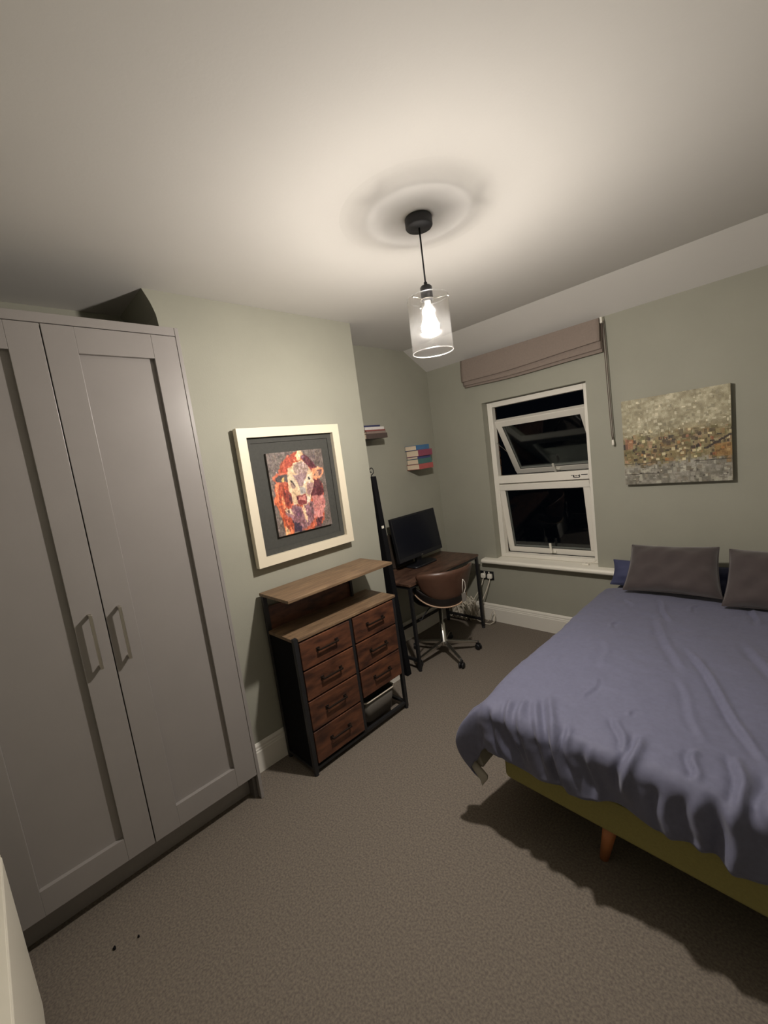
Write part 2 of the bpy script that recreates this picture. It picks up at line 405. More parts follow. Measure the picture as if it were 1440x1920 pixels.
gp = [(BR_*math.cos(a), BZ_+BR_*math.sin(a)*(1 if a > 0 else 1.25)) for a in np.linspace(CUT, -PI/2, 12)]
MB().lathe(gp, (px, py, 0), 24).build('bulb', 'bulb_glow', pl)

# ------------------------------------------------------------------ wardrobe
XW = 0.203
wd = thing('wardrobe', (-0.1, -3.12, 0), 'tall grey shaker wardrobe filling the alcove beside the chimney breast', 'wardrobe')
ca = MB().box(XA+0.004, XW-0.031, -2.628, -2.612, 0.0, 2.395).box(XA+0.004, XW-0.031, -3.655, -3.640, 0, 2.395)
ca.box(XA+0.004, XW-0.031, -3.640, -2.628, 2.375, 2.395).box(XA+0.004, XW-0.031, -3.640, -2.628, 0.13, 0.148).box(XA+0.004, XA+0.016, -3.640, -2.628, 0.148, 2.375)
ca.build('carcass', 'wardrobe_inside', wd)
B(XW-0.112, XW-0.095, -3.640, -2.612, 0.0, 0.138).build('plinth', 'wardrobe_grey', wd)
B(0.002, XW, -2.6085, -2.5915, 0.0, 2.437).build('end_panel', 'wardrobe_grey', wd, bevel=0.0015)
B(XW-0.020, XW, -3.655, -2.6095, 2.399, 2.437).build('top_filler', 'wardrobe_grey', wd, bevel=0.0015)
B(XW-0.020, XW, -3.655, -3.6125, 0.144, 2.397).build('side_filler', 'wardrobe_grey', wd, bevel=0.0015)
def door(y0, y1, hy):
    z0, z1 = 0.144, 2.396; sw = 0.106; rw = 0.105
    d = B(XW-0.030, XW-0.020, y0+0.01, y1-0.01, z0+0.01, z1-0.01).build('door', 'wardrobe_grey', wd)
    B(XW-0.030, XW, y0, y0+sw, z0, z1).build('stile', 'wardrobe_grey', d, bevel=0.0015)
    B(XW-0.030, XW, y1-sw, y1, z0, z1).build('stile', 'wardrobe_grey', d, bevel=0.0015)
    B(XW-0.030, XW-0.0006, y0+sw, y1-sw, z1-rw, z1).build('rail', 'wardrobe_grey', d, bevel=0.0012)
    B(XW-0.030, XW-0.0006, y0+sw, y1-sw, z0, z0+rw).build('rail', 'wardrobe_grey', d, bevel=0.0012)
    h = MB().box(XW+0.026, XW+0.036, hy-0.006, hy+0.006, 1.012, 1.244)
    h.box(XW-0.001, XW+0.030, hy-0.006, hy+0.006, 1.012, 1.024).box(XW-0.001, XW+0.030, hy-0.006, hy+0.006, 1.232, 1.244)
    h.build('handle', 'nickel', d, bevel=0.0015)
door(-3.1075, -2.6105, -3.057)
door(-3.6095, -3.1115, -3.162)

# ------------------------------------------------------------------ picture on the chimney breast
def inv_homography(src):
    """maps points of the quad src (TL,TR,BR,BL) to the unit square"""
    dst = [(0, 0), (1, 0), (1, 1), (0, 1)]; A = []; b = []
    for (x, y), (u, v) in zip(src, dst):
        A.append([x, y, 1, 0, 0, 0, -u*x, -u*y]); b.append(u)
        A.append([0, 0, 0, x, y, 1, -v*x, -v*y]); b.append(v)
    h = np.linalg.solve(np.array(A, float), np.array(b, float))
    def fn(p):
        x, y = p; w_ = h[6]*x+h[7]*y+1
        return ((h[0]*x+h[1]*y+h[2])/w_, (h[3]*x+h[4]*y+h[5])/w_)
    return fn
def inpoly(U, V, poly):
    ins = np.zeros(U.shape, bool); n = len(poly)
    for i in range(n):
        x1, y1 = poly[i]; x2, y2 = poly[(i+1) % n]
        if y1 == y2: continue
        c = ((y1 > V) != (y2 > V)) & (U < (x2-x1)*(V-y1)/(y2-y1)+x1)
        ins ^= c
    return ins
def painted_panel(name, img, origin, du, dv, nrm, depth, parent, edge=(0.1, 0.09, 0.08)):
    """canvas: a front face of many small quads carrying painted colours, with real side faces"""
    nv, nu = img.shape[:2]
    m = MB(); O_ = Vector(origin); du = Vector(du); dv = Vector(dv); nrm = Vector(nrm)
    P = [[O_+du*(j/nu)+dv*(i/nv)+nrm*depth for j in range(nu+1)] for i in range(nv+1)]
    m.grid(P, False)
    c = [O_, O_+du, O_+du+dv, O_+dv]; t = [p+nrm*depth for p in c]
    m.add(c+t, [(0, 1, 2, 3)]+[(i, (i+1) % 4, 4+(i+1) % 4, 4+i) for i in range(4)])
    off = WLOC[parent.name] if parent else Vector((0, 0, 0))
    me = bpy.data.meshes.new(name); me.from_pydata([tuple(Vector(p)-off) for p in m.v], [], m.f); me.update()
    at = me.color_attributes.new('paint', 'FLOAT_COLOR', 'CORNER')
    cols = np.zeros((len(me.loops), 4), np.float32); cols[:, 3] = 1; cols[:, :3] = edge
    flat = img.reshape(-1, 3); flat = np.where(flat <= 0.04045, flat/12.92, ((flat+0.055)/1.055)**2.4)
    cols[:nv*nu*4, :3] = np.repeat(flat, 4, axis=0)
    at.data.foreach_set('color', cols.ravel())
    me.materials.append(MATS['oil_paint'])
    o = bpy.data.objects.new(name, me); COL.objects.link(o)
    if parent: o.parent = parent
    WLOC[o.name] = off
    return o
def smooth_noise(rng, h, w_, cells):
    g = rng.random((cells+2, cells+2)); y = np.linspace(0, cells, h); x = np.linspace(0, cells, w_)
    yi = y.astype(int); xi = x.astype(int); fy = (y-yi)[:, None]; fx = (x-xi)[None, :]
    fy = fy*fy*(3-2*fy); fx = fx*fx*(3-2*fx)
    a = g[yi][:, xi]; b = g[yi][:, xi+1]; c = g[yi+1][:, xi]; d = g[yi+1][:, xi+1]
    return (a*(1-fx)+b*fx)*(1-fy)+(c*(1-fx)+d*fx)*fy
def paint_cow():
    rng = np.random.default_rng(3); nu, nv = 112, 140
    U, V = np.meshgrid((np.arange(nu)+.5)/nu, (np.arange(nv)+.5)/nv)
    wob = (smooth_noise(rng, nv, nu, 18)-.5)*0.03; wob2 = (smooth_noise(rng, nv, nu, 18)-.5)*0.03
    UU, VV = U+wob, V+wob2
    img = np.zeros((nv, nu, 3)); img[:] = np.array((106, 94, 88))/255
    Hm = inv_homography([(80, 100), (1175, 20), (1350, 1470), (350, 1710)])
    def poly(pts, c, streak=0.0):
        mk_ = inpoly(UU, VV, [Hm(p) for p in pts]); col = np.array(c)/255
        if streak:
            s = (smooth_noise(rng, nv, nu, 26)-.5)[:, :, None]*streak
            img[mk_] = np.clip(col+s, 0, 1)[mk_]
        else: img[mk_] = col
    def ell(c, r, col):
        poly([(c[0]+r[0]*math.cos(2*PI*k/20), c[1]+r[1]*math.sin(2*PI*k/20)) for k in range(20)], col)
    img += (smooth_noise(rng, nv, nu, 14)-.5)[:, :, None]*0.10
    poly([(640, 75), (760, 50), (830, 120), (960, 240), (1070, 370), (1100, 620), (1180, 700), (1215, 950), (1200, 1200), (1180, 1450), (1020, 1560), (780, 1590), (640, 1640), (480, 1690), (440, 1500), (340, 1240), (260, 1050), (260, 760), (310, 640), (330, 460), (400, 260), (520, 150)], (178, 84, 58), .25)
    poly([(480, 200), (640, 90), (690, 130), (640, 240), (560, 300), (500, 500), (430, 480)], (168, 74, 54), .15)
    poly([(270, 720), (350, 690), (360, 1000), (420, 1180), (560, 1500), (640, 1640), (480, 1690), (430, 1420), (320, 1200), (262, 1000)], (216, 112, 72), .22)
    poly([(330, 760), (370, 740), (350, 960), (400, 1150), (480, 1330), (560, 1600), (520, 1640), (430, 1300), (340, 1100)], (150, 66, 48), .1)
    poly([(400, 900), (450, 1000), (480, 1150), (440, 1160), (390, 1040)], (232, 140, 96))
    poly([(420, 820), (560, 830), (620, 980), (560, 1150), (470, 1100)], (140, 62, 52), .2)
    poly([(540, 880), (610, 1000), (600, 1100), (545, 1040)], (88, 44, 50))
    poly([(480, 1500), (530, 1560), (560, 1650), (470, 1690)], (232, 184, 130))
    poly([(760, 110), (860, 120), (1080, 370), (980, 420), (900, 320), (780, 230)], (92, 44, 52), .12)
    ell((810, 165), (45, 35), (120, 90, 105))
    poly([(680, 100), (770, 50), (815, 110), (745, 150), (770, 235), (635, 245)], (228, 184, 142), .15)
    poly([(1000, 620), (1150, 630), (1205, 850), (1140, 990), (980, 930), (950, 1030), (960, 850)], (88, 40, 46), .12)
    poly([(990, 930), (1130, 920), (1215, 900), (1212, 1200), (1170, 1340), (1060, 1330), (960, 1480), (890, 1470), (950, 1120)], (188, 122, 116), .18)
    poly([(540, 1170), (650, 1120), (760, 1130), (930, 1080), (990, 1000), (1010, 1200), (980, 1450), (860, 1530), (780, 1590), (640, 1420), (500, 1330), (440, 1240)], (138, 98, 104), .2)
    poly([(650, 1160), (750, 1150), (790, 1320), (700, 1330)], (112, 76, 90), .1)
    poly([(780, 1130), (835, 1120), (905, 1440), (885, 1450), (820, 1290)], (228, 188, 150))
    poly([(430, 1220), (500, 1150), (570, 1180), (670, 1340), (570, 1290), (500, 1250)], (222, 192, 158), .1)
    poly([(490, 1210), (540, 1190), (530, 1240)], (84, 58, 60))
    poly([(600, 1410), (780, 1500), (790, 1590), (650, 1640)], (58, 44, 60), .08)
    poly([(1060, 1340), (1175, 1320), (1140, 1500), (1020, 1550)], (94, 54, 60), .08)
    def strokes(n, smax, jit):
        for k in range(n):
            i, j = int(rng.random()*(nv-7)), int(rng.random()*(nu-5)); c = img[i+1, j].copy()
            img[i:i+int(rng.integers(2, smax)), j:j+int(rng.integers(1, 3))] = np.clip(c*(1+rng.normal(0, jit))+rng.normal(0, .01, 3), 0, 1)
    strokes(1400, 7, .15)
    # ears
    poly([(215, 570), (300, 505), (510, 500), (530, 660), (440, 695), (300, 675), (240, 640)], (206, 112, 82), .1)
    poly([(270, 585), (370, 540), (505, 530), (520, 655), (380, 670), (290, 650)], (78, 70, 68), .08)
    ell((430, 630), (26, 52), (216, 178, 110))
    poly([(975, 450), (1060, 385), (1190, 385), (1220, 460), (1150, 595), (1060, 625), (985, 560)], (222, 152, 112), .1)
    poly([(1010, 540), (1090, 440), (1190, 420), (1180, 500), (1120, 560)], (112, 80, 78), .12)
    poly([(1040, 500), (1100, 470), (1130, 540), (1060, 590)], (190, 140, 112))
    # face
    poly([(640, 285), (760, 250), (870, 285), (950, 400), (1000, 560), (1020, 700), (965, 930), (940, 1070), (830, 1115), (720, 1095), (640, 1130), (600, 950), (530, 800), (505, 600), (510, 420)], (212, 182, 146), .16)
    ell((775, 400), (150, 130), (152, 128, 116))
    for k in range(26):
        a = rng.random()*6.28; q = rng.random()**.5
        ell((775+140*q*math.cos(a), 400+120*q*math.sin(a)), (16, 26), tuple(np.array((132, 106, 100))+rng.random()*80))
    poly([(610, 520), (900, 500), (860, 620), (800, 770), (740, 760), (690, 660)], (146, 118, 120), .14)
    poly([(560, 540), (640, 600), (700, 700), (640, 720), (570, 640)], (208, 190, 164))
    poly([(820, 700), (930, 520), (985, 640), (910, 650), (840, 750)], (218, 200, 176))
    poly([(890, 700), (1012, 690), (960, 930), (890, 870)], (160, 122, 118), .1)
    poly([(750, 780), (860, 790), (880, 890), (760, 900)], (166, 156, 152), .1)
    strokes(900, 4, .10)
    poly([(560, 680), (600, 690), (660, 760), (600, 800), (565, 760)], (150, 122, 110))
    poly([(570, 650), (600, 640), (660, 745), (630, 735)], (64, 50, 50))
    ell((580, 662), (17, 18), (34, 26, 28)); ell((928, 614), (18, 22), (36, 30, 32)); ell((928, 685), (22, 26), (206, 190, 182))
    poly([(870, 890), (945, 950), (945, 1075), (880, 1080)], (228, 212, 188))
    poly([(675, 935), (850, 900), (890, 960), (885, 1065), (800, 1112), (710, 1085)], (128, 58, 60))
    poly([(715, 950), (845, 925), (860, 1040), (800, 1085), (735, 1035)], (200, 128, 118), .1)
    ell((702, 985), (20, 40), (76, 34, 40)); ell((868, 960), (12, 34), (120, 60, 60)); ell((800, 1035), (56, 34), (122, 56, 56))
    pad = np.pad(img, ((1, 1), (1, 1), (0, 0)), 'edge')
    img = sum(pad[i:i+nv, j:j+nu]*k for i, j, k in ((0, 1, .14), (1, 0, .14), (2, 1, .14), (1, 2, .14), (1, 1, .44)))
    st_ = smooth_noise(rng, nv, nu, 60)-.5
    img += 0.16*st_[:, :, None]*np.clip(img*2, 0, 1)
    img += (rng.random((nv, nu, 1))-.5)*0.08+(smooth_noise(rng, nv, nu, 40)-.5)[:, :, None]*0.06
    return np.clip(img, 0, 1)
pc = thing('framed_picture', (0.0, -1.945, 1.175), 'cow painting floating in a black mount and wide white frame', 'picture')
y0, y1, z0, z1, fwid = -2.321, -1.600, 1.180, 1.981, 0.054
def mitre(x0, x1, ya, yb, za, zb, w_, m, name, parent):
    for pts in ([(ya, zb), (yb, zb), (yb-w_, zb-w_), (ya+w_, zb-w_)], [(ya, za), (yb, za), (yb-w_, za+w_), (ya+w_, za+w_)],
                [(ya, za), (ya, zb), (ya+w_, zb-w_), (ya+w_, za+w_)], [(yb, za), (yb, zb), (yb-w_, zb-w_), (yb-w_, za+w_)]):
        MB().prism([(x0, a, b) for a, b in pts], (x1-x0, 0, 0)).build(name, m, parent)
mitre(0.016, 0.055, y0, y1, z0, z1, fwid, 'white_frame', 'frame_side', pc)
B(0.012, 0.022, y0+0.02, y1-0.02, z0+0.02, z1-0.02).build('mount_board', 'mount_black', pc)
mitre(0.022, 0.028, y0+fwid-0.004, y1-fwid+0.004, z0+fwid-0.004, z1-fwid+0.004, 0.036, 'mount_black', 'mount_step', pc)
painted_panel('cow_canvas', paint_cow(), (0.022, -2.156, 1.830), (0, 0.402, 0), (0, 0, -0.500), (1, 0, 0), 0.018, pc)
B(0.0005, 0.0118, -2.06, -1.86, 1.86, 1.90).build('hanging_cleat', 'leg_wood', pc)

# ------------------------------------------------------------------ abstract canvas on the window wall
def paint_abstract():
    rng = np.random.default_rng(11); nu, nv = 150, 144
    U, V = np.meshgrid((np.arange(nu)+.5)/nu, (np.arange(nv)+.5)/nv)
    n1 = smooth_noise(rng, nv, nu, 10)[:, :, None]-.5; n2 = smooth_noise(rng, nv, nu, 34)[:, :, None]-.5
    img = np.zeros((nv, nu, 3))
    top = np.array((158, 150, 122)); mid = np.array((126, 112, 76)); low = np.array((128, 124, 112))
    hz = 0.44+0.05*np.sin(U*7)-0.05*(U-.5); lo = 0.74+0.03*np.sin(U*5+1)
    t1 = np.clip((V-hz+.06)/.12, 0, 1)[:, :, None]; t2 = np.clip((V-lo+.04)/.08, 0, 1)[:, :, None]
    img[:] = (top*(1-t1)+mid*t1)*(1-t2)+low*t2
    img += n1*40+n2*46
    def dabs(n, vr, cols, s=(1, 4)):
        for _ in range(n):
            v = vr[0]+(vr[1]-vr[0])*rng.random(); u = rng.random(); c = np.array(cols[rng.integers(len(cols))])+rng.normal(0, 9)
            a = rng.integers(s[0], s[1]+1); b = rng.integers(s[0], s[1]+1); i = int(v*nv); j = int(u*nu)
            img[i:i+b, j:j+a] = img[i:i+b, j:j+a]*.25+c*.75
    dabs(260, (0.0, .45), [(176, 168, 140), (150, 142, 112), (192, 186, 160), (138, 132, 108)], (1, 5))
    dabs(26, (0.02, .42), [(222, 214, 186), (204, 196, 170)], (2, 5))
    dabs(330, (.40, .76), [(84, 72, 46), (116, 102, 66), (136, 122, 82), (104, 96, 58), (140, 110, 70), (150, 122, 92), (114, 112, 74), (150, 142, 104)], (2, 8))
    dabs(80, (.44, .70), [(42, 34, 24), (56, 42, 30), (70, 56, 36)], (2, 6))
    dabs(18, (.46, .72), [(168, 112, 60), (150, 92, 62), (176, 138, 108)], (2, 5))
    dabs(30, (.36, .74), [(228, 214, 168), (210, 198, 160)], (3, 5))
    dabs(160, (.74, .98), [(150, 146, 134), (112, 108, 98), (168, 164, 148), (124, 116, 100)], (2, 7))
    dabs(16, (.74, .95), [(60, 54, 48), (190, 186, 168)], (2, 4))
    for (ua, ub, va, vb) in ((0.0, .28, .755, .762), (0.0, .36, .875, .88), (.68, 1.0, .765, .772), (0.0, .05, .52, .58)):
        img[int(va*nv):max(int(vb*nv), int(va*nv)+1), int(ua*nu):int(ub*nu)] = (48, 40, 28)
    img[int(.60*nv):int(.74*nv), int(.86*nu):] = img[int(.60*nv):int(.74*nv), int(.86*nu):]*.5+np.array((160, 112, 52))*.5
    img[int(.46*nv):int(.58*nv), int(.02*nu):int(.10*nu)] = img[int(.46*nv):int(.58*nv), int(.02*nu):int(.10*nu)]*.4+np.array((160, 104, 76))*.6
    for k in range(34):
        i = int((.62-.12*k/34+.01*rng.random())*nv); j = int((.80+.2*k/34)*nu)-1; img[i:i+3, j:j+2] = (54, 42, 30)
    return np.clip(img/255+(rng.random((nv, nu, 1))-.5)*0.07, 0, 1)
ap = thing('canvas_print', (1.627, 0, 1.292), 'unframed abstract beige and ochre canvas on the wall above the cushions', 'picture')
painted_panel('painted_canvas', paint_abstract(), (1.326, -0.008, 1.886), (0.602, 0, 0), (0, 0, -0.594), (0, -1, 0), 0.038, ap, edge=(0.30, 0.27, 0.2))
for zq in (1.31, 1.85): B(1.34, 1.914, -0.008, -0.001, zq, zq+0.02).build('stretcher_bar', 'leg_wood', ap)

# ------------------------------------------------------------------ chest of drawers with shelf
ch = thing('chest_of_drawers', (0.19, -1.94, 0), 'rustic brown chest of drawers with raised shelf and black metal frame', 'chest of drawers')
dx0, dx1, dy0, dy1 = 0.030, 0.322, -2.334, -1.548; pt = 0.024
TOPZ, LOWZ = 1.038, 0.809
for (x, y, zt) in ((dx1-pt, dy0, LOWZ+0.002), (dx1-pt, dy1-pt, LOWZ-0.002), (dx0, dy0, TOPZ-0.018), (dx0+0.035, dy1-pt-0.13, TOPZ-0.018)):
    pass
def post(x, y, z0, z1, w_=pt): return B(x, x+w_, y, y+w_, z0, z1)
post(dx1-pt, dy0, 0.012, LOWZ+0.004).build('leg', 'black_metal', ch)
post(dx1-pt, dy1-pt, 0.012, LOWZ-0.018).build('leg', 'black_metal', ch)
post(dx0, dy0, 0.012, TOPZ-0.018).build('leg', 'black_metal', ch)
post(dx0, dy1-pt, 0.012, LOWZ-0.018).build('leg', 'black_metal', ch)
for (x, y) in ((dx1-pt/2, dy0+pt/2), (dx1-pt/2, dy1-pt/2), (dx0+pt/2, dy0+pt/2), (dx0+pt/2, dy1-pt/2)):
    MB().lathe([(0, 0), (0.014, 0), (0.014, 0.008), (0.006, 0.012), (0, 0.012)], (x, y, 0), 12).build('foot', 'black_plastic', ch)
post(dx0+0.02, dy1-0.150, LOWZ, TOPZ-0.018, 0.016).build('shelf_post', 'black_metal', ch)
post(dx1-pt, -1.950, 0.045, LOWZ-0.018, 0.022).build('middle_post', 'black_metal', ch)
B(dx0-0.004, 0.342, dy0-0.006, dy1+0.004, TOPZ-0.018, TOPZ).build('raised_shelf', 'wood_top', ch, bevel=0.003)
B(dx0, dx1+0.004, dy0+0.025, dy1+0.006, LOWZ-0.018, LOWZ).build('top_board', 'wood_top', ch, bevel=0.003)
B(dx0, dx1-pt, dy0+0.001, dy0+0.025, LOWZ-0.018, LOWZ).build('top_board_end', 'wood_top', ch)
B(dx0+0.004, dx0+0.016, dy0+pt, dy1-0.134, LOWZ, 0.945).build('back_panel', 'wood_front', ch)
B(dx0+pt, dx1-pt, dy0+0.006, dy0+0.014, 0.055, LOWZ-0.02).build('side_fabric', 'black_fabric', ch)
B(dx0+0.002, dx0+0.008, dy0+pt, -1.940, 0.055, LOWZ-0.02).build('back_fabric', 'black_fabric', ch)
B(dx0+0.002, dx0+0.008, -1.940, dy1-pt, 0.25, LOWZ-0.02).build('back_fabric', 'black_fabric', ch)
rl = MB()
rl.box(dx1-pt, dx1-0.004, dy0+pt, dy1-pt, 0.030, 0.048).box(dx0, dx0+0.02, dy0+pt, dy1-pt, 0.030, 0.048)
rl.box(dx0+0.02, dx1-pt, dy0, dy0+0.02, 0.030, 0.048).box(dx0+0.02, dx1-pt, dy1-0.02, dy1, 0.030, 0.048)
rl.box(dx0+0.02, dx1-pt, -1.948, -1.93, 0.030, 0.048)
rl.build('bottom_rail', 'black_metal', ch)
for z in (0.258, 0.440, 0.618):
    B(dx0+0.02, dx1-pt, -1.948, -1.93, z-0.02, z-0.008).build('runner', 'black_metal', ch)
    B(dx0+0.02, dx1-pt, dy1-0.02, dy1-0.008, z-0.02, z-0.008).build('runner', 'black_metal', ch)
zz = [0.062, 0.258, 0.440, 0.618, 0.786]
def drawer(ya, yb, za, zb):
    d = B(dx1-0.012, dx1+0.006, ya, yb, za+0.006, zb-0.004).build('drawer', 'wood_front', ch, bevel=0.003)
    bx = MB(); xb0, xb1 = dx0+0.02, dx1-0.012
    bx.box(xb0, xb1, ya+0.006, ya+0.012, za+0.012, zb-0.012).box(xb0, xb1, yb-0.012, yb-0.006, za+0.012, zb-0.012)
    bx.box(xb0, xb0+0.006, ya+0.012, yb-0.012, za+0.012, zb-0.012).box(xb0, xb1, ya+0.006, yb-0.006, za+0.008, za+0.012)
    bx.build('drawer_box', 'black_fabric', d)
    cy_ = (ya+yb)/2; cz = (za+zb)/2+0.006
    h = MB().box(dx1+0.022, dx1+0.031, cy_-0.070, cy_+0.070, cz-0.005, cz+0.005)
    for s in (-1, 1):
        h.box(dx1+0.005, dx1+0.026, cy_+s*0.066-0.006, cy_+s*0.066+0.006, cz-0.005, cz+0.005)
        h.box(dx1+0.005, dx1+0.009, cy_+s*0.066-0.012, cy_+s*0.066+0.012, cz-0.012, cz+0.012)
    h.build('handle', 'dark_handle', d, bevel=0.002)
for k in range(4): drawer(dy0+pt+0.003, -1.953, zz[k], zz[k+1])
for k in range(1, 4): drawer(-1.925, dy1-pt-0.003, zz[k], zz[k+1])

# open tub standing in the empty drawer bay
tb = thing('storage_tub', (0.19, -1.76, 0.048), 'grey plastic tub with pale rim in the empty bottom drawer space', 'tub')
def rrect(cx_, cy_, hx, hy, r, z, n=5):
    P = []
    for (sx, sy, a0) in ((1, 1, 0), (-1, 1, PI/2), (-1, -1, PI), (1, -1, 1.5*PI)):
        for k in range(n):
            a = a0+PI/2*k/(n-1); P.append((cx_+sx*(hx-r)+r*math.cos(a), cy_+sy*(hy-r)+r*math.sin(a), z))
    return P
tcx, tcy = 0.185, -1.765
tu = MB().grid([rrect(tcx, tcy, 0.095, 0.115, 0.03, 0.050), rrect(tcx, tcy, 0.112, 0.138, 0.035, 0.196), rrect(tcx, tcy, 0.108, 0.134, 0.035, 0.196), rrect(tcx, tcy, 0.092, 0.112, 0.03, 0.054)], True, wrap=True)
b1 = rrect(tcx, tcy, 0.095, 0.115, 0.03, 0.050); tu.add(b1, [tuple(range(len(b1)))]); b2 = rrect(tcx, tcy, 0.092, 0.112, 0.03, 0.054); tu.add(b2, [tuple(range(len(b2)))])
tu.build('tub_body', 'tub_grey', tb)
MB().tube(rrect(tcx, tcy, 0.114, 0.140, 0.036, 0.198, 7), 0.0055, 8, closed=True).build('rim', 'tub_rim', tb)

# ------------------------------------------------------------------ desk
dk = thing('desk', (-0.13, -0.66, 0), 'narrow rustic wood desk on black metal legs in the alcove', 'desk')
tx0, tx1, ty0, ty1, tz = -0.358, 0.092, -1.150, -0.177, 0.720; lt = 0.024
B(tx0, tx1, ty0, ty1, tz-0.020, tz).build('tabletop', 'wood_desk', dk, bevel=0.003)
for (x, y) in ((tx0+0.01, ty0+0.006), (tx1-lt-0.004, ty0+0.006), (tx0+0.01, ty1-lt-0.006), (tx1-lt-0.004, ty1-lt-0.006)):
    l_ = B(x, x+lt, y, y+lt, 0.014, tz-0.020).build('leg', 'black_metal', dk)
    MB().lathe([(0, 0), (0.015, 0), (0.015, 0.009), (0.008, 0.014), (0, 0.014)], (x+lt/2, y+lt/2, 0), 12).build('foot', 'black_plastic', l_)
for y in (ty0+0.006, ty1-lt-0.006):
    B(tx0+0.01+lt, tx1-lt-0.004, y+0.002, y+lt-0.002, 0.075, 0.095).build('end_rail', 'black_metal', dk)
    B(tx0+0.01+lt, tx1-lt-0.004, y+0.002, y+lt-0.002, tz-0.042, tz-0.021).build('top_rail', 'black_metal', dk)
B(tx0+0.012, tx0+0.032, ty0+0.006+lt, ty1-lt-0.006, 0.15, 0.172).build('back_stretcher', 'black_metal', dk)
B(tx0+0.012, tx0+0.032, ty0+0.006+lt, ty1-lt-0.006, tz-0.042, tz-0.021).build('top_rail', 'black_metal', dk)
B(tx1-lt-0.002, tx1-0.008, ty0+0.006+lt, ty1-lt-0.006, tz-0.040, tz-0.021).build('top_rail', 'black_metal', dk)

# monitor
mn = thing('monitor', (-0.23, -0.62, tz), 'black flat monitor tilted back on its stand on the desk', 'monitor')
Bc = Vector((-0.205, -0.62, 0.800)); up = Vector((-0.055, 0.0, 0.39)); hh = up.length/2; up.normalize(); Yd = Vector((0, 1, 0)); nn = Yd.cross(up)
if nn.x < 0: nn = -nn
cm = Bc+up*hh; hw = 0.300
MB().obox(cm-nn*0.014, Yd, up, nn, hw, hh, 0.014).build('case', 'black_plastic', mn, bevel=0.004)
MB().obox(cm+nn*0.0005+up*0.012, Yd, up, nn, hw-0.016, hh-0.026, 0.001).build('screen_panel', 'screen', mn)
MB().obox(Bc+up*0.013+nn*0.0005, Yd, up, nn, 0.010, 0.003, 0.001).build('logo', 'nickel', mn)
MB().obox(cm-nn*0.040, Yd, up, nn, 0.14, 0.11, 0.018).build('rear_housing', 'black_plastic', mn, bevel=0.01)
ns = MB(); ns.obox((-0.262, -0.62, 0.80), (1, 0, 0), (0, 1, 0), (0, 0, 1), 0.016, 0.035, 0.075)
ns.build('stand_neck', 'black_plastic', mn, bevel=0.006)
st = MB(); rr1 = rrect(-0.235, -0.62, 0.085, 0.16, 0.05, tz+0.001, 6); rr2 = rrect(-0.235, -0.62, 0.078, 0.152, 0.046, tz+0.016, 6)
st.grid([rr1, rr2], True, wrap=True); st.add(rr1, [tuple(range(len(rr1)))]); st.add(rr2, [tuple(range(len(rr2)))])
st.build('stand_base', 'black_plastic', mn)
# dark flat case behind the monitor
bx = thing('flat_case', (-0.375, -0.70, tz), 'dark brown flat case leaning on the wall behind the monitor', 'case')
MB().obox((-0.372, -0.72, tz+0.158), (1, 0, 0.06), (0, 1, 0), (-0.06, 0, 1), 0.018, 0.125, 0.155).build('case_body', 'box_dark', bx, bevel=0.004)
MB().obox((-0.352, -0.72, tz+0.159), (1, 0, 0.06), (0, 1, 0), (-0.06, 0, 1), 0.0012, 0.112, 0.140).build('front_panel', 'black_plastic', bx)

# tall black panel beside the chimney breast
tp = thing('tall_panel', (-0.2, -1.235, 0), 'tall narrow black panel with a curled wire hook at its top', 'panel')
MB().prism([(-0.335, -1.25, 0.0), (0.045, -1.25, 0.0), (-0.010, -1.25, 0.934), (-0.058, -1.25, 1.588), (-0.335, -1.25, 1.588)], (0, 0.045, 0)).build('panel_board', 'black_fabric', tp, bevel=0.002)
pts = [(-0.083, -1.228, 1.585), (-0.082, -1.228, 1.603)]
for k in range(22):
    a = -PI/2+k*0.30; r_ = 0.030-0.0009*k
    pts.append((-0.080+r_*math.cos(a)*1.0, -1.228, 1.633+r_*math.sin(a)))
MB().tube(pts, 0.0035, 6).build('curled_hook', 'black_metal', tp)
B(-0.034, -0.0265, -1.246, -1.224, 1.186, 1.206).build('label_strip', 'white_plastic', tp)

# ------------------------------------------------------------------ swivel chair
hx, hy = 0.075, -0.80
sc_ = thing('swivel_chair', (hx, hy, 0), 'brown leather tub swivel chair with chrome star base at the desk', 'chair')
def arc_shell(rad, th0, th1, zlo, zhi, thick, nth=36, nz=9, lean=0.06):
    m = MB(); rows = []
    for i in range(nth+1):
        th = th0+(th1-th0)*i/nth; row = []
        zl, zh = zlo(th), zhi(th)
        for side in (1, -1):
            for k in range(nz+1):
                q = k/nz if side == 1 else 1-k/nz
                z = zl+(zh-zl)*q
                rr = rad+lean*(q)+side*thick/2*math.sqrt(max(0.02, 1-(2*q-1)**6))
                row.append((hx+rr*math.cos(th), hy+rr*math.sin(th), z))
        rows.append(row)
    m.grid(rows, True, wrap=True)
    n = len(rows[0]); m.add(rows[0], [tuple(range(n))]); m.add(rows[-1], [tuple(range(n))[::-1]])
    return m
D = math.radians
TH = D(-22)
def zt_back(t):
    q = abs(t-TH)/D(62); return 0.800-0.05*max(0, q-0.55)**2*2.2
def zb_back(t):
    q = abs(t-TH)/D(62); return 0.545+0.10*q**3
arc_shell(0.235, TH-D(60), TH+D(68), zb_back, zt_back, 0.030).build('backrest', 'leather', sc_)
def z_trim(t): return 0.495+0.11*(abs(t-TH)/D(85))**2.2
arc_shell(0.222, TH-D(88), TH+D(88), lambda t: z_trim(t), lambda t: z_trim(t)+0.085, 0.022, lean=0.02).build('seat_shell', 'dark_leather', sc_)
